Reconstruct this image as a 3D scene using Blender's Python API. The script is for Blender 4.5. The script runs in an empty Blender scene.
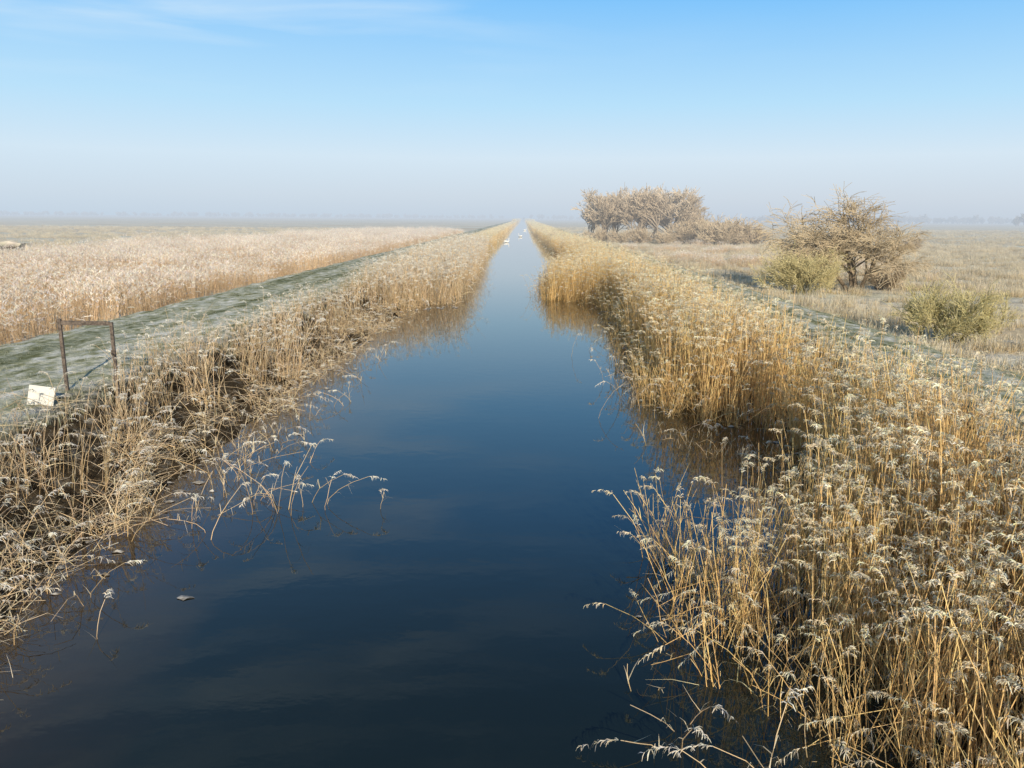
import bpy, math, random
import numpy as np
from mathutils import Vector, Matrix, Euler
random.seed(7); np.random.seed(7)
R=random.uniform; G=random.gauss
scene=bpy.context.scene
scene.view_settings.view_transform='Standard'
scene.view_settings.look='None'
scene.view_settings.exposure=0
H_CAM=5.0
# ------------------------------------------------------------------ helpers
class Buf:
    def __init__(s): s.v=[];s.f=[];s.c=[]
    def ribbon(s,pts,w,side,c0,c1=None,taper=True):
        c1=c1 or c0; n=len(pts); b=len(s.v)
        for i,p in enumerate(pts):
            t=i/(n-1); ww=w*(1-0.85*t) if taper else w*(0.35+0.65*math.sin(math.pi*min(1,t*0.9+0.1)))
            s.v.append(p+side*ww*0.5); s.v.append(p-side*ww*0.5)
            c=tuple(c0[k]*(1-t)+c1[k]*t for k in range(3))
            s.c.append(c); s.c.append(c)
        for i in range(n-1):
            a=b+2*i; s.f.append((a,a+1,a+3,a+2))
    def tube(s,pts,r0,r1,n,c0,c1=None):
        c1=c1 or c0; m=len(pts); b=len(s.v)
        for i,p in enumerate(pts):
            t=i/(m-1); r=r0*(1-t)+r1*t
            d=(pts[min(i+1,m-1)]-pts[max(i-1,0)])
            if d.length<1e-6: d=Vector((0,0,1))
            d.normalize()
            u=d.orthogonal().normalized() if abs(d.z)>0.95 else d.cross(Vector((0,0,1))).normalized()
            w=d.cross(u)
            c=tuple(c0[k]*(1-t)+c1[k]*t for k in range(3))
            for k in range(n):
                a=2*math.pi*k/n
                s.v.append(p+(u*math.cos(a)+w*math.sin(a))*r); s.c.append(c)
        for i in range(m-1):
            for k in range(n):
                a=b+i*n+k; a2=b+i*n+(k+1)%n
                s.f.append((a,a2,a2+n,a+n))
    def box(s,cx,cy,cz,sx,sy,sz,c,rot=None):
        b=len(s.v)
        for z in(-.5,.5):
            for y in(-.5,.5):
                for x in(-.5,.5):
                    p=Vector((x*sx,y*sy,z*sz))
                    if rot: p=rot@p
                    s.v.append(p+Vector((cx,cy,cz))); s.c.append(c)
        for q in((0,2,3,1),(4,5,7,6),(0,1,5,4),(2,6,7,3),(0,4,6,2),(1,3,7,5)):
            s.f.append(tuple(b+i for i in q))
    def mesh(s,name,mat):
        me=bpy.data.meshes.new(name)
        me.from_pydata([tuple(v) for v in s.v],[],s.f)
        at=me.color_attributes.new('Col','FLOAT_COLOR','POINT')
        arr=np.ones((len(s.c),4),dtype=np.float32); arr[:,:3]=np.minimum(np.array(s.c,dtype=np.float32),.93)
        at.data.foreach_set('color',arr.ravel())
        me.materials.append(mat); me.update()
        return me
def link(ob): scene.collection.objects.link(ob); return ob

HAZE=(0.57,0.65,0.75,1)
def haze_out(nt,shader,scale=800.0,start=50.0,mx=0.95):  # painted haze: emissive tint blended into each material by distance from world origin
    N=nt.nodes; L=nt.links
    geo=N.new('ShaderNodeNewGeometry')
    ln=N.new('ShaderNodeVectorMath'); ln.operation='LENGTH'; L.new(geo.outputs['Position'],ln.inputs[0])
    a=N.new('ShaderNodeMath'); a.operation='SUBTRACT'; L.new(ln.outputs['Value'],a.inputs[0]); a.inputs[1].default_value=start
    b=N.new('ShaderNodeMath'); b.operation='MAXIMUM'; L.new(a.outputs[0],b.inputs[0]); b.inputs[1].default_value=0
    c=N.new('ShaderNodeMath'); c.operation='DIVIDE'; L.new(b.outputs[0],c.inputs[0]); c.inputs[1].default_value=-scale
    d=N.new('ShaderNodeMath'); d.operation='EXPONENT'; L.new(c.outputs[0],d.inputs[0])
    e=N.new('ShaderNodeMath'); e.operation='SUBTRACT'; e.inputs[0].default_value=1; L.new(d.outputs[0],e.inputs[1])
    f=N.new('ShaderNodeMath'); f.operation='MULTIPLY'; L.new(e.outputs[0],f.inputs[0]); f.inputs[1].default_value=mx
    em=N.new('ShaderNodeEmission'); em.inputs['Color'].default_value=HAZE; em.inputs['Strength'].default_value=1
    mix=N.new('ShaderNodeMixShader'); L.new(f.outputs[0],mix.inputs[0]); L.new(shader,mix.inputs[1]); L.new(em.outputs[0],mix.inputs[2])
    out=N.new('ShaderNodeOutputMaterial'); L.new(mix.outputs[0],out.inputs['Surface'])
def newmat(name):
    m=bpy.data.materials.new(name); m.use_nodes=True; m.node_tree.nodes.clear()
    try: m.cycles.emission_sampling='NONE'
    except Exception: pass
    return m
def plant_mat(name,trans=0.3,var=0.25,tint=(1,1,1),gain=1.0):
    m=newmat(name); nt=m.node_tree; N=nt.nodes; L=nt.links
    at=N.new('ShaderNodeAttribute'); at.attribute_name='Col'
    oi=N.new('ShaderNodeObjectInfo')
    mr=N.new('ShaderNodeMapRange'); L.new(oi.outputs['Random'],mr.inputs['Value'])
    mr.inputs['To Min'].default_value=(1-var)*gain; mr.inputs['To Max'].default_value=(1+var*0.3)*gain
    hs=N.new('ShaderNodeHueSaturation'); L.new(at.outputs['Color'],hs.inputs['Color']); L.new(mr.outputs[0],hs.inputs['Value'])
    di=N.new('ShaderNodeBsdfDiffuse'); L.new(hs.outputs[0],di.inputs['Color'])
    sh=di.outputs[0]
    if trans>0:
        tr=N.new('ShaderNodeBsdfTranslucent'); L.new(hs.outputs[0],tr.inputs['Color'])
        mx=N.new('ShaderNodeMixShader'); mx.inputs[0].default_value=trans
        L.new(di.outputs[0],mx.inputs[1]); L.new(tr.outputs[0],mx.inputs[2]); sh=mx.outputs[0]
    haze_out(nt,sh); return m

# ------------------------------------------------------------------ terrain function
PX=[-9000,-22,-18,-17,-15.2,-14.4,-9.7,-9.0,-7.7,-6.7,-5,0,4.2,6.3,7.5,9.2,9.9,12,12.6,14.6,16,9000]
PZ=[.15,.1,.1,.35,1.2,1.3,1.32,1.15,.45,.0,-.8,-1.5,-.8,0,.40,1.15,1.32,1.3,1.2,.3,.2,.2]
def nz(x,y,s,ph=0):
    x=x*s+ph;y=y*s-ph
    return (np.sin(1.3*x+2.1*np.sin(.7*y+1))+np.sin(1.7*y+1.9*np.sin(.9*x+2))+.5*np.sin(3.1*x-2.3*y)+.5*np.sin(2.9*y+3.7*x+np.sin(x)))/3
def ground(x,y):
    x=np.asarray(x,float); y=np.asarray(y,float)
    near=np.exp(-np.maximum(0,np.hypot(x,y)-60)/200)
    wob=.25*nz(x*0,y,.35,3)*near
    z=np.interp(x+np.where(np.abs(x)<9.5,wob*1.6,wob*.5),PX,PZ)
    rough=np.where((np.abs(x)>9.5)&(np.abs(x)<14.6),.035,.09)
    return z+rough*nz(x,y,1.3,1)*near+.03*nz(x,y,4.1,5)*near
# ------------------------------------------------------------------ ground sheet
xs=np.concatenate([-np.geomspace(9000,24,60),np.arange(-23,23.01,.22),np.geomspace(24,9000,60)])
ys=np.concatenate([np.arange(-60,0,3),np.arange(0,70,.4),np.geomspace(70.5,9000,130)])
XX,YY=np.meshgrid(xs,ys); ZZ=ground(XX,YY)
nx,ny=len(xs),len(ys)
me=bpy.data.meshes.new('ground')
V=np.stack([XX.ravel(),YY.ravel(),ZZ.ravel()],1)
idx=np.arange(nx*ny).reshape(ny,nx)
F=np.stack([idx[:-1,:-1],idx[:-1,1:],idx[1:,1:],idx[1:,:-1]],-1).reshape(-1,4)
me.from_pydata(V.tolist(),[],F.tolist()); me.polygons.foreach_set('use_smooth',[True]*len(me.polygons))
def ground_mat():
    m=newmat('frosted_ground'); nt=m.node_tree; N=nt.nodes; L=nt.links
    geo=N.new('ShaderNodeNewGeometry'); sep=N.new('ShaderNodeSeparateXYZ'); L.new(geo.outputs['Position'],sep.inputs[0])
    def noise(scale,detail=5,mapping=(1,1,1)):
        vm=N.new('ShaderNodeVectorMath'); vm.operation='MULTIPLY'; L.new(geo.outputs['Position'],vm.inputs[0]); vm.inputs[1].default_value=mapping
        n=N.new('ShaderNodeTexNoise'); n.inputs['Scale'].default_value=scale; n.inputs['Detail'].default_value=detail; n.inputs['Roughness'].default_value=.65
        L.new(vm.outputs[0],n.inputs['Vector']); return n.outputs[0]
    def ramp(inp,stops):
        r=N.new('ShaderNodeValToRGB'); L.new(inp,r.inputs[0]); e=r.color_ramp.elements
        e[0].position,e[0].color=stops[0][0],(*stops[0][1],1); e[1].position,e[1].color=stops[-1][0],(*stops[-1][1],1)
        for p,c in stops[1:-1]:
            q=e.new(p); q.color=(*c,1)
        return r.outputs[0]
    def mix(f,a,b):
        x=N.new('ShaderNodeMix'); x.data_type='RGBA'; L.new(f,x.inputs['Factor']); L.new(a,x.inputs['A']); L.new(b,x.inputs['B']); return x.outputs['Result']
    def mult(a,b):
        x=N.new('ShaderNodeMix'); x.data_type='RGBA'; x.blend_type='MULTIPLY'; x.inputs['Factor'].default_value=1; L.new(a,x.inputs['A']); L.new(b,x.inputs['B']); return x.outputs['Result']
    def mr(inp,a,b,c=0,d=1):
        x=N.new('ShaderNodeMapRange'); L.new(inp,x.inputs[0]); x.inputs[1].default_value=a;x.inputs[2].default_value=b;x.inputs[3].default_value=c;x.inputs[4].default_value=d; return x.outputs[0]
    bank=ramp(noise(2.6,9,(1,.6,1)),[(.3,(.15,.15,.07)),(.42,(.36,.36,.22)),(.52,(.60,.58,.45)),(.64,(.84,.80,.70))])
    tracks=ramp(noise(.75,3,(1.3,.035,1)),[(.38,(.48,.51,.42)),(.48,(.85,.86,.80)),(.58,(1,1,1))])
    bank=mult(bank,tracks)
    field=ramp(noise(.03,7,(.6,1.8,1)),[(.3,(.50,.39,.24)),(.43,(.78,.64,.43)),(.5,(.88,.78,.60)),(.58,(.72,.69,.52)),(.7,(.90,.86,.76))])
    fld=mult(field,ramp(noise(1.2,6),[(.3,(.6,.6,.6)),(.6,(1,1,1))]))
    mud=ramp(noise(2.2,7),[(.35,(.025,.018,.011)),(.55,(.09,.065,.038)),(.72,(.30,.26,.20))])
    ab=N.new('ShaderNodeMath'); ab.operation='ABSOLUTE'; L.new(sep.outputs[0],ab.inputs[0])
    wob=N.new('ShaderNodeMath'); wob.operation='MULTIPLY_ADD'; L.new(noise(1.1,5),wob.inputs[0]); wob.inputs[1].default_value=2.2; L.new(ab.outputs[0],wob.inputs[2])
    c1=mix(mr(wob.outputs[0],9.9,11.0),mud,bank)
    c2=mix(mr(wob.outputs[0],15.8,17.5),c1,fld)
    di=N.new('ShaderNodeBsdfDiffuse'); L.new(c2,di.inputs['Color'])
    bp=N.new('ShaderNodeBump'); bp.inputs['Strength'].default_value=.8; bp.inputs['Distance'].default_value=.14; L.new(noise(4,8),bp.inputs['Height']); L.new(bp.outputs[0],di.inputs['Normal'])
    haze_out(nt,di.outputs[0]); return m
me.materials.append(ground_mat()); link(bpy.data.objects.new('ground',me))
# ------------------------------------------------------------------ water
def water():
    m=newmat('canal_water_mat'); nt=m.node_tree; N=nt.nodes; L=nt.links
    geo=N.new('ShaderNodeNewGeometry'); sep=N.new('ShaderNodeSeparateXYZ'); L.new(geo.outputs['Position'],sep.inputs[0])
    p=N.new('ShaderNodeBsdfPrincipled'); p.inputs['IOR'].default_value=1.40
    ab=N.new('ShaderNodeMath'); ab.operation='ABSOLUTE'; L.new(sep.outputs[0],ab.inputs[0])
    n1=N.new('ShaderNodeTexNoise'); n1.inputs['Scale'].default_value=.5; n1.inputs['Detail'].default_value=4; L.new(geo.outputs['Position'],n1.inputs['Vector'])
    ma=N.new('ShaderNodeMath'); ma.operation='MULTIPLY_ADD'; L.new(n1.outputs[0],ma.inputs[0]); ma.inputs[1].default_value=2.4; L.new(ab.outputs[0],ma.inputs[2])
    mr=N.new('ShaderNodeMapRange'); L.new(ma.outputs[0],mr.inputs[0]); mr.inputs[1].default_value=5.0; mr.inputs[2].default_value=7.6
    mx=N.new('ShaderNodeMix'); mx.data_type='RGBA'; L.new(mr.outputs[0],mx.inputs['Factor'])
    mx.inputs['A'].default_value=(.009,.016,.014,1); mx.inputs['B'].default_value=(.06,.036,.017,1)  # bank-side brown puts reed reflections and shallow ice into the base colour
    L.new(mx.outputs['Result'],p.inputs['Base Color'])
    p.inputs['Roughness'].default_value=.02
    vm=N.new('ShaderNodeVectorMath'); vm.operation='MULTIPLY'; L.new(geo.outputs['Position'],vm.inputs[0]); vm.inputs[1].default_value=(1,1.6,1)
    n2=N.new('ShaderNodeTexNoise'); n2.inputs['Scale'].default_value=2.0; n2.inputs['Detail'].default_value=3; L.new(vm.outputs[0],n2.inputs['Vector'])
    bp=N.new('ShaderNodeBump'); bp.inputs['Strength'].default_value=.07; bp.inputs['Distance'].default_value=.02; L.new(n2.outputs[0],bp.inputs['Height']); L.new(bp.outputs[0],p.inputs['Normal'])
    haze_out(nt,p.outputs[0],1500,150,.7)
    me=bpy.data.meshes.new('canal_water'); yy=[-60,0,60,200,600,2000,5000]
    v=[];f=[]
    for y in yy: v+=[(-9,y,0),(9,y,0)]
    for i in range(len(yy)-1): a=2*i; f.append((a,a+1,a+3,a+2))
    me.from_pydata(v,[],f); me.materials.append(m); link(bpy.data.objects.new('canal_water',me))
water()
# ------------------------------------------------------------------ plants
Z=Vector((0,0,1))
def rd(): a=R(0,2*math.pi); return Vector((math.cos(a),math.sin(a),0))
def jit(c,a=.15):
    k=1+R(-a,a); return (c[0]*k*(1+R(-.05,.05)),c[1]*k,c[2]*k*(1+R(-.1,.1)))
def lerp(a,b,t): return tuple(a[i]*(1-t)+b[i]*t for i in range(3))
def reed(b,base,h,lean,stem,frost,leafc,plume=True,detail=1.0,segs=4,fr=1.0):
    d=rd(); pts=[]
    kink=R(.3,.8) if R(0,1)<.08 else 9
    for i in range(segs+1):
        t=i/segs; p=base+d*lean*h*(t**1.8)+Z*h*t*(1-.25*lean*t)
        if t>kink: p=p-Z*h*(t-kink)*1.3+d*h*(t-kink)*.6
        pts.append(p+Vector((G(0,.012),G(0,.012),0)))
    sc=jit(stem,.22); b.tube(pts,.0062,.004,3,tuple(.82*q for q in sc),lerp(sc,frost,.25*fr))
    for _ in range(int(R(2,5)*detail+.3)):
        t=R(.15,.85); k=t*segs; i=min(int(k),segs-1); p=pts[i].lerp(pts[i+1],k-i)
        dd=(rd()+d*.3).normalized(); L=R(.15,.4); up=R(.5,1.6)
        q=[p+dd*L*s*.55+Z*(L*up*s-L*R(.5,1.3)*s*s) for s in(0,.5,1)]
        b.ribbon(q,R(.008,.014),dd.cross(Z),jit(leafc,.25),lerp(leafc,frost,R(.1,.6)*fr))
    if plume:
        tip=pts[-1]; ax=(pts[-1]-pts[-2]).normalized(); PL=R(.15,.30); fall=(d*.8+rd()*.5).normalized()
        axis=[tip+ax*PL*s+fall*PL*.7*s*s-Z*PL*.6*s*s for s in(0,.33,.66,1)]
        fc=jit(frost,.2)
        if detail>=.9:
            tone=R(.72,1.12)
            for _ in range(32):
                k=R(0,2.95); i=int(k); p=axis[i].lerp(axis[i+1],k-i); a2=(axis[i+1]-axis[i]).normalized()
                o=(rd()*.7+a2*R(.5,1.0)+Z*R(-.5,.15)).normalized(); L=R(.035,.085)*(1.2-.15*k)
                c_=tuple(tone*q for q in jit(lerp(leafc,frost,R(.3,1.2)),.15))
                b.ribbon([p,p+o*L*.55+fall*.004,p+o*L-Z*L*.4],R(.006,.0125),o.cross(rd()+Z*R(-.5,.5)).normalized(),c_,c_,taper=False)
        else:
            for s_ in (fall.cross(Z),ax.cross(fall.cross(Z)).normalized()):
                b.ribbon(axis,R(.028,.05),s_,fc,fc,taper=False)
            for _ in range(5):
                p=axis[random.randrange(3)]; o=(rd()*.8+ax*.8).normalized()
                b.ribbon([p,p+o*.12],.022,o.cross(rd()).normalized(),fc,fc,taper=False)
def clump(name,mat,n,rad,h,hs,lean,stem,frost,leafc,detail=1,tangle=0,plume_p=.8,segs=4,fr=1.0):
    b=Buf()
    for _ in range(n):
        a=R(0,6.283); r=rad*math.sqrt(R(0,1)); hh=max(.4,G(h,hs))
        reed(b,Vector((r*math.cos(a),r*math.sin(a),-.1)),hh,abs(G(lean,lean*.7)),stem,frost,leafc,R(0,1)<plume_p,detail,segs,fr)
    for _ in range(tangle):
        p=Vector((G(0,rad*.6),G(0,rad*.6),R(0,.35))); d=(rd()+Z*R(-.15,.9)).normalized(); L=R(.3,1.0)
        c=jit(lerp(stem,frost,R(0,.5)),.35)
        b.ribbon([p,p+d*L*.5,p+d*L-Z*L*R(0,.4)],R(.006,.014),d.cross(rd()+Z*.3).normalized(),c,lerp(c,frost,.4))
    me=b.mesh(name,mat); return bpy.data.objects.new(name,me)
def coll(name,obs):
    c=bpy.data.collections.new(name)
    for o in obs: c.objects.link(o)
    return c
def scatter(name,collection,P,rot,scl,idx):
    P=np.asarray(P,float); n=len(P); print(name,n)
    me=bpy.data.meshes.new(name); me.vertices.add(n); me.vertices.foreach_set('co',P.ravel())
    a=me.attributes.new('rot','FLOAT_VECTOR','POINT'); a.data.foreach_set('vector',np.asarray(rot,float).ravel())
    a=me.attributes.new('scl','FLOAT_VECTOR','POINT'); a.data.foreach_set('vector',np.asarray(scl,float).ravel())
    a=me.attributes.new('idx','INT','POINT'); a.data.foreach_set('value',np.asarray(idx,int).ravel())
    ob=link(bpy.data.objects.new(name,me))
    ng=bpy.data.node_groups.new(name+'_gn','GeometryNodeTree')
    ng.interface.new_socket('Geometry',in_out='INPUT',socket_type='NodeSocketGeometry')
    ng.interface.new_socket('Geometry',in_out='OUTPUT',socket_type='NodeSocketGeometry')
    N=ng.nodes; L=ng.links
    gi=N.new('NodeGroupInput'); go=N.new('NodeGroupOutput')
    iop=N.new('GeometryNodeInstanceOnPoints'); ci=N.new('GeometryNodeCollectionInfo')
    ci.inputs['Collection'].default_value=collection; ci.inputs['Separate Children'].default_value=True; ci.inputs['Reset Children'].default_value=True
    def na(nm,ty):
        x=N.new('GeometryNodeInputNamedAttribute'); x.data_type=ty; x.inputs['Name'].default_value=nm; return x.outputs[0]
    L.new(gi.outputs[0],iop.inputs['Points']); L.new(ci.outputs[0],iop.inputs['Instance'])
    iop.inputs['Pick Instance'].default_value=True
    L.new(na('idx','INT'),iop.inputs['Instance Index'])
    e=N.new('FunctionNodeEulerToRotation'); L.new(na('rot','FLOAT_VECTOR'),e.inputs[0]); L.new(e.outputs[0],iop.inputs['Rotation'])
    L.new(na('scl','FLOAT_VECTOR'),iop.inputs['Scale']); L.new(iop.outputs[0],go.inputs[0])
    md=ob.modifiers.new('scatter','NODES'); md.node_group=ng
    return ob
rng=np.random.default_rng(11)
def place(x,y,scale,nvar,tilt=.08,zoff=0,zmin=None,sz=None,top=None,h0=2.15):
    x=np.asarray(x);y=np.asarray(y);n=len(x); z=ground(x,y)+zoff
    if zmin is not None: z=np.maximum(z,zmin)
    P=np.stack([x,y,z],1)
    rot=np.stack([rng.normal(0,tilt,n),rng.normal(0,tilt,n),rng.uniform(0,6.283,n)],1)
    s=np.broadcast_to(scale,(n,))*rng.uniform(.88,1.12,n)
    if top is not None:
        f=np.clip((top-z)/(h0*s),.3,1.5); s=s*np.clip(f,.6,1.1); f=np.clip((top-z)/(h0*s),.35,1.4)
        S=np.stack([s,s,s*f],1)
    else: S=np.stack([s,s,s*(1 if sz is None else sz)],1)
    return P,rot,S,rng.integers(0,nvar,n)
def cat(*ps): return [np.concatenate(q) for q in zip(*ps)]

m_reed=plant_mat('golden_reed',.22,.25)
m_reedL=plant_mat('frosted_reed',.22,.3)
m_reedD=plant_mat('ditch_reed',.2,.25)
GOLD=(.93,.60,.23); GLEAF=(.93,.67,.31); GFR=(.93,.84,.66)
LST=(.80,.56,.29); LLF=(.88,.71,.46); LFR=(.93,.88,.79)
CR=coll('golden_reed_clumps',[clump('reed_clump_%d'%i,m_reed,29,.46,2.05,.32,.12,GOLD,GFR,GLEAF,1,4,.75,fr=.6) for i in range(8)])
CRe=coll('golden_reed_edge_clumps',[clump('reed_edge_%d'%i,m_reed,9,.28,1.45,.4,.24,GOLD,GFR,GLEAF,1,4,.6,fr=.6) for i in range(6)])
CRf=coll('golden_reed_far_clumps',[clump('reed_far_%d'%i,m_reed,38,.7,2.05,.2,.10,(.92,.64,.28),(.92,.78,.55),GLEAF,.4,0,.8,2) for i in range(4)])
CL=coll('frosted_reed_clumps',[clump('lreed_%d'%i,m_reedL,17,.46,1.6,.36,.26,LST,LFR,LLF,1,14) for i in range(8)])
CLt=coll('fallen_reed_clumps',[clump('ltangle_%d'%i,m_reedL,4,.38,.8,.3,.65,LST,LFR,LLF,1,16,.5) for i in range(5)])
CD=coll('ditch_reed_clumps',[clump('dreed_%d'%i,m_reedD,50,.85,1.65,.22,.12,(.76,.52,.28),(.86,.77,.68),(.82,.69,.50),.5,0,.85,2) for i in range(5)])

def right_edge(y): return np.interp(y,[0,5,6.5,7.3,8,9.3,10.8,12.5,14.0,18.8,19.6,22,27,36,47,49.5,61,66,80,110,250,2000],
                                     [4.6,4.3,3.8,2.9,2.2,2.2,3.4,5.3,6.2,6.1,4.0,4.0,4.4,4.7,5.1,1.7,1.7,4.9,4.9,4.4,3.5,3.3])
def right_outer(y): return np.interp(y,[0,14,18,20,40,100,3000],[7.6,7.6,6.9,7.4,7.9,8.5,9.0])
def right_top(x,y):
    near=np.interp(x,[1,4,5.2,6.6,8],[1.6,1.7,2.1,2.5,2.3])
    far=np.interp(x,[1,3.5,6,8,9],[1.9,2.1,2.35,2.4,2.2])
    f=np.clip((y-16)/2.5,0,1); return (near*(1-f)+far*f)+.28*nz(x,y,.9)
def left_edge(y): return np.interp(y,[0,8,14,25,40,43,46,62,90,150,400,2000],[-7.2,-7.1,-7.3,-7.2,-7.3,-6.4,-4.1,-3.9,-4.8,-5.6,-6.3,-6.6])
def rect(x0,x1,y0,y1,dens):
    n=int((x1-x0)*(y1-y0)*dens); return rng.uniform(x0,x1,n),rng.uniform(y0,y1,n)
def hexg(x0,x1,y0,y1,dens,j=.35):
    s=1/math.sqrt(dens); X,Y=np.meshgrid(np.arange(x0,x1,s),np.arange(y0,y1,s)); X=X.ravel();Y=Y.ravel()
    return X+rng.normal(0,j*s,len(X)),Y+rng.normal(0,j*s,len(Y))
# right bed
def rmask(x,y): return (x>right_edge(y)+.2+.25*nz(x,y,2.2))&(x<right_outer(y)+.3*nz(x,y,1.2))&((nz(x,y,1.1,7)<.60)|(y<8))
x,y=hexg(1,10,3.5,17,3.5); k=rmask(x,y); x,y=x[k],y[k]
a=place(x,y,1,8,.08,0,-.25,top=right_top(x,y))
x,y=hexg(1,10,17,45,2.6); k=rmask(x,y); x,y=x[k],y[k]
a2=place(x,y,1,8,.07,0,-.25,top=right_top(x,y))
x,y=hexg(1,10,45,110,1.3); k=(x>right_edge(y)+.3*nz(x,y,1.1))&(x<right_outer(y)); x,y=x[k],y[k]
b_=place(x,y,1.1,8,.06,0,-.2,top=right_top(x,y))
scatter('golden_reed_bed',CR,*cat(a,a2,b_))
n=210; y=5+57*rng.uniform(0,1,n)**1.2; x=right_edge(y)+rng.normal(-.05,.36,n)
y2=rng.uniform(8.8,12.0,9); x2=rng.uniform(1.8,2.9,9); y3=rng.uniform(19,28,20); x3=rng.uniform(3.1,4.1,20)
scatter('leaning_reed_fringe',CRe,*place(np.r_[x,x2,x3],np.r_[y,y2,y3],.85,6,.12,0,-.2))
x,y=hexg(1,10,110,700,.55); k=(x>right_edge(y)+.3*nz(x,y,.5))&(x<right_outer(y)); x,y=x[k],y[k]
xl,yl=hexg(-10.5,-4,110,700,.5); k=(xl<left_edge(yl)+.3*nz(xl,yl,.5))&(xl>-9.3); xl,yl=xl[k],yl[k]
p1=place(x,y,1.25,4,.05,0,-.1,top=np.full(len(x),2.4)); p2=place(xl,yl,1.15,4,.05,0,-.1,top=np.full(len(xl),2.1))
x,y=rect(-10.5,10,700,2600,.12); k=((x>3.4)&(x<9))|((x<-6.4)&(x>-9.5)); p3=place(x[k],y[k],1.6,4,.05,0,-.1,.7)
scatter('distant_reed_bed',CRf,*cat(p1,p2,p3))
# left bed
x,y=hexg(-11,-3.5,4,110,2.0)
dn=np.interp(y,[0,9,20,40,44,110],[.55,.70,.72,.6,1,.9])
outer=np.interp(y,[0,10,20,45,110],[-9.8,-9.3,-9.4,-9.1,-9.2])
k=(x<left_edge(y)+.35*nz(x,y,1.5))&(x>outer+.3*nz(x,y,.9))&(rng.uniform(0,1,len(x))<dn)&(~((np.abs(x+9.3)<1.0)&(y>13)&(y<17.5))); x,y=x[k],y[k]
top=np.interp(y,[0,9,14,18,38,44,60,110],[1.25,1.4,1.8,2.2,2.0,2.4,2.6,2.5])+.34*nz(x,y,.7); top=np.maximum(top,ground(x,y)+.5)
scatter('frosted_reed_bed',CL,*place(x,y,1,8,.10,0,-.2,top=top,h0=1.75))
n=190; y=6+36*rng.uniform(0,1,n)**1.2; x=left_edge(y)+rng.normal(.25,.4,n)
x2,y2=rect(-9.5,-6.6,6,16,1.3)
scatter('fallen_reed_tangle',CLt,*place(np.r_[x,x2],np.r_[y,y2],.85,5,.15,0,-.05))
# ditch reed field
x,y=hexg(-75,-17.3,16,260,.55,.5)
out=-50+8*nz(x*0,y,.05)
k=(x>out)&(x<-17.6-.5*np.abs(nz(x,y,.5)))&(y>-x*.8)&(y<250+.8*x*.5)&(nz(x,y,.3,2)<.50); x,y=x[k],y[k]
scatter('ditch_reed_bed',CD,*place(x,y,1.0,5,.07,-.05,None,.90+.28*nz(x,y,.25)+.14*nz(x,y,1.1)))
# grass
def tuft(name,mat,n,rad,h,w,c0,c1):
    b=Buf()
    for _ in range(n):
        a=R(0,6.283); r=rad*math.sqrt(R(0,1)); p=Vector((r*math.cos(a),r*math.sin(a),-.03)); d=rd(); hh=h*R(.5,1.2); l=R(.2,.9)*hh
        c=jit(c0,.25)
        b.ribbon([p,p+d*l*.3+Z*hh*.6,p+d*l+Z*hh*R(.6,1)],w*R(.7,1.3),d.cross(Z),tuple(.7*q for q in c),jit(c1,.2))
    return bpy.data.objects.new(name,b.mesh(name,mat))
m_g=plant_mat('frosted_grass_mat',.25,.25)
CG=coll('bank_grass_tufts',[tuft('gtuft_%d'%i,m_g,50,.36,.08,.008,(.42,.42,.24),(.80,.77,.63)) for i in range(5)])
CF=coll('field_grass_tufts',[tuft('ftuft_%d'%i,m_g,90,.55,.40,.016,(.80,.62,.34),(.92,.83,.66)) for i in range(5)])
x,y=rect(-15.2,-8.8,6,60,2.0); k=nz(x,y,.8,4)<.25; a=place(x[k],y[k],1,5)
x,y=rect(8.2,14.3,8,60,2.4); b2=place(x,y,1,5)
x,y=rect(-10.2,-8.6,8,40,2.0); k=nz(x,y,1.2)>.0; c3=place(x[k],y[k],1.2,5,.1,0,None,2.4)
x,y=rect(8.0,9.6,10,40,3.0); c4=place(x,y,1.2,5,.1,0,None,2.2)
scatter('frosted_bank_grass',CG,*cat(a,b2,c3,c4))
x,y=rect(14,90,14,160,.8); k=(y>x*1.0); x,y=x[k],y[k]
k=rng.uniform(0,1,len(x))<.6+.45*nz(x,y,.15); x,y=x[k],y[k]
a=place(x,y,1.2,5,.1,0,None,.9+1.3*np.abs(nz(x,y,.3)))
x,y=rect(-230,-20,60,330,.14); k=(x<-46+8*nz(x*0,y,.05))&(rng.uniform(0,1,len(x))<.5+.5*nz(x,y,.05)); x,y=x[k],y[k]
b2=place(x,y,1.8,5,.1,0,None,.9)
x,y=rect(14,260,160,420,.08); k=(rng.uniform(0,1,len(x))<.5+.5*nz(x,y,.05)); x,y=x[k],y[k]
c3=place(x,y,2.4,5,.1,0,None,.7)
scatter('rough_field_grass',CF,*cat(a,b2,c3))
# taller rough reeds right behind the right-hand bank
x,y=rect(15,34,60,150,.25); k=(nz(x,y,.12,3)>.15); x,y=x[k],y[k]
scatter('ditch_reed_bed.001',CD,*place(x,y,.8,5,.07,-.05,None,.7+.2*nz(x,y,.5)))
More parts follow.
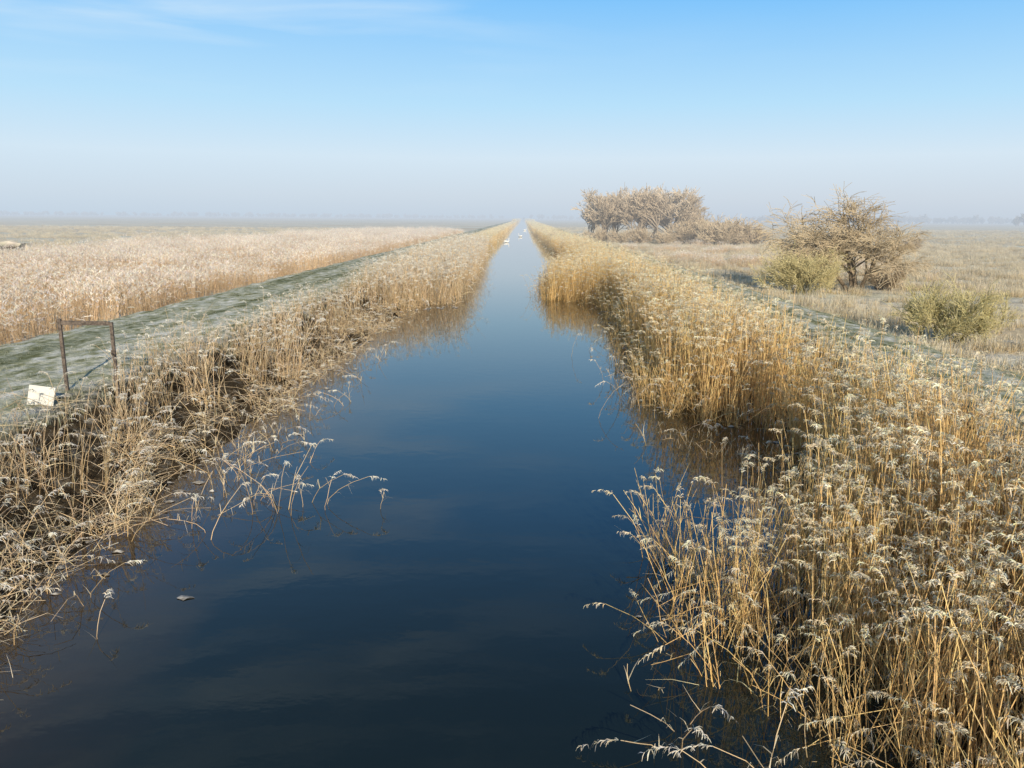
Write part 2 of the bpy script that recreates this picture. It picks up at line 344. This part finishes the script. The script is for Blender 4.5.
# ------------------------------------------------------------------ trees
def grow(b,p,d,L,r,depth,P):
    n=4 if depth<P['D'] else 3; pts=[p]; q=p.copy(); dd=d.copy()
    for i in range(n):
        dd=(dd+Vector((G(0,P['wig']),G(0,P['wig']),G(0,P['wig'])))+Z*P['up'][depth]/n).normalized()
        q=q+dd*L/n; pts.append(q.copy())
    r1=max(P['rmin'],r*.55); b.tube(pts,r,r1,5 if depth==0 else 3,lerp(P['c0'],P['c1'],min(1,depth/P['D'])),lerp(P['c0'],P['c1'],min(1,(depth+1)/P['D'])))
    if depth>=P['D']: return
    for _ in range(P['n'][depth]):
        t=R(P['t0'],1.0) ; k=t*n; i=min(int(k),n-1); s=pts[i].lerp(pts[i+1],k-i)
        ax=(pts[i+1]-pts[i]).normalized(); o=ax.orthogonal().normalized(); o.rotate(Matrix.Rotation(R(0,6.283),3,ax))
        nd=(ax*math.cos(P['sp'])+o*math.sin(P['sp'])*R(.6,1.2)).normalized()
        grow(b,s,nd,L*R(.5,.8)*P['lf'],max(P['rmin'],r*.5),depth+1,P)
m_t=plant_mat('bare_twig',0,.1)
def tree(name,x,y,stems,P,L,r,spread,leaves=None):
    b=Buf()
    for i in range(stems):
        d=(Z+rd()*R(.3*spread,spread)).normalized()
        grow(b,Vector((G(0,.12*stems**.5),G(0,.12*stems**.5),-.2)),d,L*R(.75,1.1),r*R(.7,1),0,P)
    if leaves:
        n0=len(b.v)
        for _ in range(leaves[0]):
            v=b.v[random.randrange(n0)]
            if v.z<.1: continue
            o=Vector((G(0,1),G(0,1),G(0,1))).normalized(); c=jit(leaves[1],.4); w=leaves[2]
            q=v+Vector((G(0,.08),G(0,.08),G(0,.08)))
            b.ribbon([q,q+o*w,q+o*w*2],w*.8,o.orthogonal().normalized(),c,c,taper=False)
    zmax=max(v.z for v in b.v); xs_=sorted(v.x for v in b.v)
    ob=bpy.data.objects.new(name,b.mesh(name,m_t)); ob.location=(x,y,float(ground(x,y))); ob['h']=zmax; ob['w']=xs_[int(.98*len(xs_))]-xs_[int(.02*len(xs_))]; ob['cx']=(xs_[int(.98*len(xs_))]+xs_[int(.02*len(xs_))])/2; return ob
def fit(o,h,w=None):
    s=h/o['h']; o.scale=(s if w is None else w/o['w'],s,s)
    if w is not None: o.location.x-=o['cx']*o.scale.x
    return o
BR=(.20,.15,.10); TW=(.52,.42,.28)
PT=dict(D=4,n=[7,6,6,5],wig=.10,up=[.1,.2,.05,-.25,-.5],sp=.72,t0=.4,lf=1.0,rmin=.012,c0=BR,c1=TW)
t=tree('bare_willow_tree',21.6,55,4,PT,3.7,.15,.7); link(fit(t,7.3,8.2))
PB=dict(D=3,n=[5,5,4],wig=.12,up=[.2,.2,.1,0],sp=.5,t0=.15,lf=.95,rmin=.007,c0=(.28,.24,.12),c1=(.58,.50,.26))
t=tree('olive_willow_bush',18.4,53,30,PB,1.9,.03,.8,(5500,(.50,.42,.22),.05)); link(fit(t,3.8,5.0))
t=tree('olive_willow_bush',17.7,32.5,28,PB,1.35,.025,.8,(5500,(.42,.38,.18),.03)); link(fit(t,2.9,3.6))
PF=dict(D=4,n=[6,5,5,4],wig=.08,up=[.2,.25,.2,.1,0],sp=.55,t0=.36,lf=.95,rmin=.026,c0=(.22,.18,.14),c1=(.60,.49,.36))
far=[(13.8,172,9.0),(16.5,164,10.8),(19.0,168,12.0),(21.5,160,11.0),(24.5,166,12.4),(27,160,11.2),(30.5,168,11.6),(33.5,170,9.6),(18,178,11),(28,178,12)]
tm=[tree('bare_hedgerow_tree',0,0,3,PF,4.4,.18,.5,(900,(.52,.42,.30),.07)) for _ in range(4)]
for i,(x,y,hh) in enumerate(far):
    src=tm[i%4]; o=bpy.data.objects.new('bare_hedgerow_tree',src.data); s=hh/src['h']; o.scale=(s*1.1,s*1.1,s); o.rotation_euler=(0,0,R(0,6)); o.location=(x,y,.1); link(o)
PBF=dict(PB,rmin=.02,c0=(.26,.20,.14),c1=(.60,.48,.33))
bm=[tree('hawthorn_bush',0,0,16,PBF,2.2,.06,.9,(1800,(.56,.46,.30),.06)) for _ in range(3)]
for i,(x,y,s) in enumerate([(14,152,.9),(18,150,.8),(22,152,1.0),(26,150,.8),(29.5,152,1.1),(33,155,1.5),(36.5,158,1.6),(35,145,1.3),(39.5,150,1.5),(43,152,1.2),(62,130,.7),(75,190,1.1),(25.5,57,.6),(38,86,.6)]):
    o=bpy.data.objects.new('hawthorn_bush',bm[i%3].data); o.scale=(s*1.2,s*1.2,s); o.rotation_euler=(0,0,R(0,6)); o.location=(x,y,.1); link(o)
# distant treelines: instanced
PD=dict(PF,D=3,n=[5,4,4],rmin=.06)
CT=coll('distant_tree_variants',[tree('dt_%d'%i,0,0,5,PD,4.0,.2,.7,(1500,(.24,.21,.17),.35)) for i in range(4)])
xs_=[];ys_=[];sc=[]
def line(x0,y0,x1,y1,n,s,j=20):
    t=rng.uniform(0,1,n); xs_.append(x0+(x1-x0)*t+rng.normal(0,j,n)); ys_.append(y0+(y1-y0)*t+rng.normal(0,j,n)); sc.append(np.full(n,s)*rng.uniform(.6,1.2,n))
line(560,850,900,1000,230,1.7,20); line(350,1300,1300,1700,260,1.5); line(200,1900,1100,2100,140,1.5)
line(-1700,2100,-100,2600,330,1.5,30); line(30,2200,400,2500,70,1.5,25)
x=np.concatenate(xs_);y=np.concatenate(ys_);s=np.concatenate(sc)
scatter('distant_tree_line',CT,*place(x,y,s,4,.02))
# ------------------------------------------------------------------ gate frame & sign
def simple_mat(name,c,c2,rough=.7,metal=0,scale=8):
    m=newmat(name); nt=m.node_tree;N=nt.nodes;L=nt.links
    tc=N.new('ShaderNodeTexCoord'); n=N.new('ShaderNodeTexNoise'); n.inputs['Scale'].default_value=scale; n.inputs['Detail'].default_value=6; L.new(tc.outputs['Object'],n.inputs['Vector'])
    r=N.new('ShaderNodeValToRGB'); r.color_ramp.elements[0].position=.35; r.color_ramp.elements[1].position=.65
    r.color_ramp.elements[0].color=(*c,1); r.color_ramp.elements[1].color=(*c2,1); L.new(n.outputs[0],r.inputs[0])
    p=N.new('ShaderNodeBsdfPrincipled'); L.new(r.outputs[0],p.inputs['Base Color']); p.inputs['Roughness'].default_value=rough; p.inputs['Metallic'].default_value=metal
    o=N.new('ShaderNodeOutputMaterial'); L.new(p.outputs[0],o.inputs[0]); return m
rust=simple_mat('weathered_steel',(.06,.045,.035),(.17,.13,.10),.8,0,20)
white=simple_mat('frosted_white_paint',(.60,.58,.52),(.70,.68,.62),.8,0,5)
wood=simple_mat('weathered_wood',(.12,.09,.06),(.28,.23,.18),.8,0,14)
def empty(name,loc):
    e=bpy.data.objects.new(name,None); e.location=loc; return link(e)
def part(name,b,mat,parent,bev=.006):
    o=bpy.data.objects.new(name,b.mesh(name,mat)); link(o); o.parent=parent
    if bev:
        m=o.modifiers.new('b','BEVEL'); m.width=bev; m.segments=2
    return o
gx,gy=-9.22,16.6; gz=float(ground(gx,gy))
g=empty('metal_gate_frame',(gx,gy,gz)); g.rotation_euler=(0,math.radians(-.3),math.radians(6))
b=Buf(); b.box(-.52,0,.75,.065,.065,1.76,(1,1,1)); part('post_left',b,rust,g)
b=Buf(); b.box(.52,0,.70,.065,.065,1.70,(1,1,1)); part('post_right',b,rust,g)
b=Buf(); b.box(0,0,1.535,.97,.06,.085,(1,1,1),Matrix.Rotation(math.radians(1.5),3,'Y')); part('top_rail',b,rust,g)
b=Buf(); b.box(.49,-.04,.9,.03,.02,.12,(1,1,1)); b.box(.49,-.04,.35,.03,.02,.12,(1,1,1)); part('hinge_lugs',b,rust,g,.002)
sx,sy=-9.62,15.3; sz=float(ground(sx,sy))
g=empty('white_notice_board',(sx,sy,sz-.16)); g.rotation_euler=(math.radians(-8),math.radians(10),math.radians(12))
b=Buf(); b.box(0,0,.33,.48,.025,.40,(1,1,1)); part('panel',b,white,g)
b=Buf(); b.box(-.17,.035,.2,.05,.04,.62,(1,1,1)); b.box(.17,.035,.2,.05,.04,.62,(1,1,1)); part('stakes',b,wood,g)
# small dark ditch bank out in the left field
b=Buf(); n=46
for i in range(n):
    t=i/(n-1); x=-98+33*t; y=106+2*math.sin(t*5)
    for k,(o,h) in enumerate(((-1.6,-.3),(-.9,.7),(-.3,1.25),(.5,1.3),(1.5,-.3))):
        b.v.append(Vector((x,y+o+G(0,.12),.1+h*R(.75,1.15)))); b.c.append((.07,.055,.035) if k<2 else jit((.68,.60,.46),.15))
for i in range(n-1):
    for k in range(4): a=i*5+k; b.f.append((a,a+5,a+6,a+1))
link(bpy.data.objects.new('ditch_embankment',b.mesh('ditch_embankment',m_t)))
# ------------------------------------------------------------------ swans
sw=simple_mat('swan_feathers',(.75,.74,.7),(.85,.85,.82),.7); bill=simple_mat('swan_bill',(.5,.2,.05),(.6,.25,.06),.5)
def swan(x,y,rz):
    e=empty('mute_swan',(x,y,0)); e.rotation_euler=(0,0,rz)
    b=Buf()
    P=[(-.66,.36,.02),(-.5,.27,.12),(-.25,.2,.22),(.1,.17,.25),(.35,.2,.18),(.46,.3,.10),(.52,.42,.065),(.50,.58,.05),(.44,.72,.045),(.48,.84,.05),(.57,.86,.055),(.66,.83,.03)]
    n=12
    for i,(px,pz,r) in enumerate(P):
        q0=Vector((P[max(i-1,0)][0],0,P[max(i-1,0)][1])); q1=Vector((P[min(i+1,len(P)-1)][0],0,P[min(i+1,len(P)-1)][1]))
        d=(q1-q0).normalized(); u=Vector((0,1,0)); w=d.cross(u)
        for k in range(n):
            a=2*math.pi*k/n; b.v.append(Vector((px,0,pz))+u*math.cos(a)*r+w*math.sin(a)*r*(.8 if r>.1 else 1)); b.c.append((1,1,1))
    for i in range(len(P)-1):
        for k in range(n): b.f.append((i*n+k,i*n+(k+1)%n,(i+1)*n+(k+1)%n,(i+1)*n+k))
    o=part('body',b,sw,e,0); o.data.polygons.foreach_set('use_smooth',[True]*len(o.data.polygons))
    b=Buf(); b.tube([Vector((.66,0,.83)),Vector((.78,0,.79))],.024,.012,6,(1,1,1)); part('bill',b,bill,e,0)
    b=Buf()
    for s_ in(-1,1):
        b.tube([Vector((.2,s_*.17,.28)),Vector((-.1,s_*.2,.33)),Vector((-.4,s_*.13,.36)),Vector((-.6,s_*.04,.38))],.12,.02,8,(1,1,1))
    part('wings',b,sw,e,0)
swan(-.8,215,2.6); swan(-3.4,165,.4); swan(.6,320,.2)
# ------------------------------------------------------------------ floating bits of ice / broken reeds on water
ice=simple_mat('frosted_ice',(.16,.13,.09),(.48,.46,.42),.7,0,9)
b=Buf()
for _ in range(300):
    y=R(9,46); s=-1 if R(0,1)<.7 else 1
    x=(float(left_edge(y))+abs(G(.2,.7))) if s<0 else float(right_edge(y))-abs(G(0,.4))
    r=R(.02,.09); n=9; base=len(b.v)
    for k in range(n):
        a=6.283*k/n; rr=r*R(.5,1.2); b.v.append(Vector((x+rr*1.8*math.cos(a),y+rr*math.sin(a),.004+R(0,.012)))); b.c.append((1,1,1))
    b.v.append(Vector((x,y,R(.02,.05)))); b.c.append((1,1,1))
    for k in range(n): b.f.append((base+k,base+(k+1)%n,base+n))
link(bpy.data.objects.new('floating_ice_debris',b.mesh('floating_ice_debris',ice)))
# lone emergent reeds in the water
b=Buf()
def lone(x,y,n,h,lean=.5,sp=.25,pl=.5):
    for _ in range(n): 
        reed(b,Vector((x+G(0,sp),y+G(0,sp),-.1)),h*R(.6,1.1),abs(G(lean,.3)),LST,LFR,LLF,R(0,1)<pl,1)
lone(-4.2,13.0,8,1.2,.5,.2); lone(-3.6,13.3,4,.8,.7,.15); lone(-2.45,13.1,1,.45,.1,.02,1); lone(-4.9,13.6,6,.7,.8,.3)
lone(-5.0,21,5,.6,.6,.3); lone(-5.2,19.5,4,.5,.4,.2); lone(-5.6,25,8,.5,.6,.4); lone(-6,30,8,.5,.6,.5); lone(3.9,17.5,14,.6,.5,.5,.2); lone(4.6,16.4,14,.55,.5,.5,.2)
lone(-6,16,14,.7,.7,.5); lone(-5.8,18,8,.5,.7,.4); lone(-6.4,28,14,.7,.6,.9); lone(-6.2,35,14,.7,.5,1.2); lone(-6.3,9.5,10,.7,.8,.5,.3); lone(-6.2,12,16,.9,.7,.55,.4); lone(-5.8,14.5,12,1.0,.6,.4,.5); lone(-6.4,7.6,8,.7,.8,.4,.3)
lone(5.2,15.5,16,.7,.5,.6,.2); lone(4.6,48,20,1.2,.3,1.2,.6); lone(3.0,24,8,1.0,.4,.4); lone(2.9,20.5,10,1.1,.4,.4); lone(3.8,30,14,.9,.4,.9,.4)
lone(1.1,7.9,2,.4,.4,.3,0); lone(1.6,6.8,3,.5,.5,.3,.3); lone(2.2,6.3,6,.8,.5,.4,.6); lone(3,5.9,8,1.0,.6,.4,.6)
link(bpy.data.objects.new('emergent_reed_stems',b.mesh('emergent_reed_stems',m_reedL)))
# ------------------------------------------------------------------ sun, sky, camera
EL=math.radians(20); sdir=Vector((.26,-.96,0)).normalized()*math.cos(EL)+Z*math.sin(EL)
sl=bpy.data.lights.new('sun','SUN'); sl.energy=5.0; sl.angle=math.radians(.6); sl.color=(1,.89,.71)
so=link(bpy.data.objects.new('sun',sl)); so.rotation_euler=sdir.to_track_quat('Z','Y').to_euler()
w=bpy.data.worlds.new('World'); scene.world=w; w.use_nodes=True; nt=w.node_tree; N=nt.nodes; L=nt.links; N.clear()
sky=N.new('ShaderNodeTexSky'); sky.sky_type='NISHITA'; sky.sun_disc=False; sky.sun_elevation=EL; sky.sun_rotation=math.atan2(sdir.x,sdir.y)%(2*math.pi)
bg1=N.new('ShaderNodeBackground'); L.new(sky.outputs[0],bg1.inputs[0]); bg1.inputs[1].default_value=.08
tc=N.new('ShaderNodeTexCoord'); sp=N.new('ShaderNodeSeparateXYZ'); L.new(tc.outputs['Generated'],sp.inputs[0])
rp=N.new('ShaderNodeValToRGB'); L.new(sp.outputs[2],rp.inputs[0]); e=rp.color_ramp.elements
st=[(0,(.57,.65,.75)),(.025,(.63,.71,.80)),(.07,(.68,.81,.92)),(.13,(.48,.76,.98)),(.24,(.21,.56,.99)),(.36,(.11,.40,.88)),(.55,(.035,.16,.42)),(1,(.022,.09,.28))]
e[0].position=0; e[0].color=(*st[0][1],1); e[1].position=1; e[1].color=(*st[-1][1],1)
for p_,c_ in st[1:-1]:
    q=e.new(p_); q.color=(*c_,1)
mrx=N.new('ShaderNodeMapRange'); L.new(sp.outputs[0],mrx.inputs[0]); mrx.inputs[1].default_value=.3; mrx.inputs[2].default_value=-.8; mrx.inputs[3].default_value=0; mrx.inputs[4].default_value=.25
mp=N.new('ShaderNodeMix'); mp.data_type='RGBA'; L.new(mrx.outputs[0],mp.inputs['Factor']); L.new(rp.outputs[0],mp.inputs['A']); mp.inputs['B'].default_value=(.55,.78,.96,1)
# cirrus
vm=N.new('ShaderNodeMapping'); vm.inputs['Rotation'].default_value=(0,math.radians(6),0); vm.inputs['Scale'].default_value=(2.2,2.2,16); L.new(tc.outputs['Generated'],vm.inputs[0])
cn=N.new('ShaderNodeTexNoise'); cn.inputs['Scale'].default_value=1.6; cn.inputs['Detail'].default_value=7; cn.inputs['Distortion'].default_value=.4; L.new(vm.outputs[0],cn.inputs['Vector'])
cr=N.new('ShaderNodeMapRange'); L.new(cn.outputs[0],cr.inputs[0]); cr.inputs[1].default_value=.47; cr.inputs[2].default_value=.72; cr.inputs[3].default_value=0; cr.inputs[4].default_value=.45
ch=N.new('ShaderNodeMapRange'); L.new(sp.outputs[2],ch.inputs[0]); ch.inputs[1].default_value=.12; ch.inputs[2].default_value=.2
cx=N.new('ShaderNodeMapRange'); L.new(sp.outputs[0],cx.inputs[0]); cx.inputs[1].default_value=.1; cx.inputs[2].default_value=-.2; cx.inputs[3].default_value=.1
cm=N.new('ShaderNodeMath'); cm.operation='MULTIPLY'; L.new(cr.outputs[0],cm.inputs[0]); L.new(ch.outputs[0],cm.inputs[1])
cm2=N.new('ShaderNodeMath'); cm2.operation='MULTIPLY'; L.new(cm.outputs[0],cm2.inputs[0]); L.new(cx.outputs[0],cm2.inputs[1])
mc=N.new('ShaderNodeMix'); mc.data_type='RGBA'; L.new(cm2.outputs[0],mc.inputs['Factor']); L.new(mp.outputs['Result'],mc.inputs['A']); mc.inputs['B'].default_value=(.75,.88,.97,1)
bg2=N.new('ShaderNodeBackground'); L.new(mc.outputs['Result'],bg2.inputs[0]); bg2.inputs[1].default_value=1
mf=N.new('ShaderNodeMapRange'); L.new(sp.outputs[2],mf.inputs[0]); mf.inputs[1].default_value=.4; mf.inputs[2].default_value=.8; mf.inputs[3].default_value=.03; mf.inputs[4].default_value=.7
ms=N.new('ShaderNodeMixShader'); L.new(mf.outputs[0],ms.inputs[0]); L.new(bg2.outputs[0],ms.inputs[1]); L.new(bg1.outputs[0],ms.inputs[2])
wo=N.new('ShaderNodeOutputWorld'); L.new(ms.outputs[0],wo.inputs[0])
cam=bpy.data.cameras.new('camera'); cam.lens=28; cam.sensor_width=36; cam.clip_end=20000; cam.clip_start=.05
co=link(bpy.data.objects.new('camera',cam))
M=Matrix.Rotation(math.radians(.72),4,'Z')@Matrix.Rotation(math.radians(90-11.8),4,'X')@Matrix.Rotation(math.radians(.45),4,'Z')
M.translation=Vector((0,0,H_CAM)); co.matrix_world=M
scene.camera=co
print('DONE')
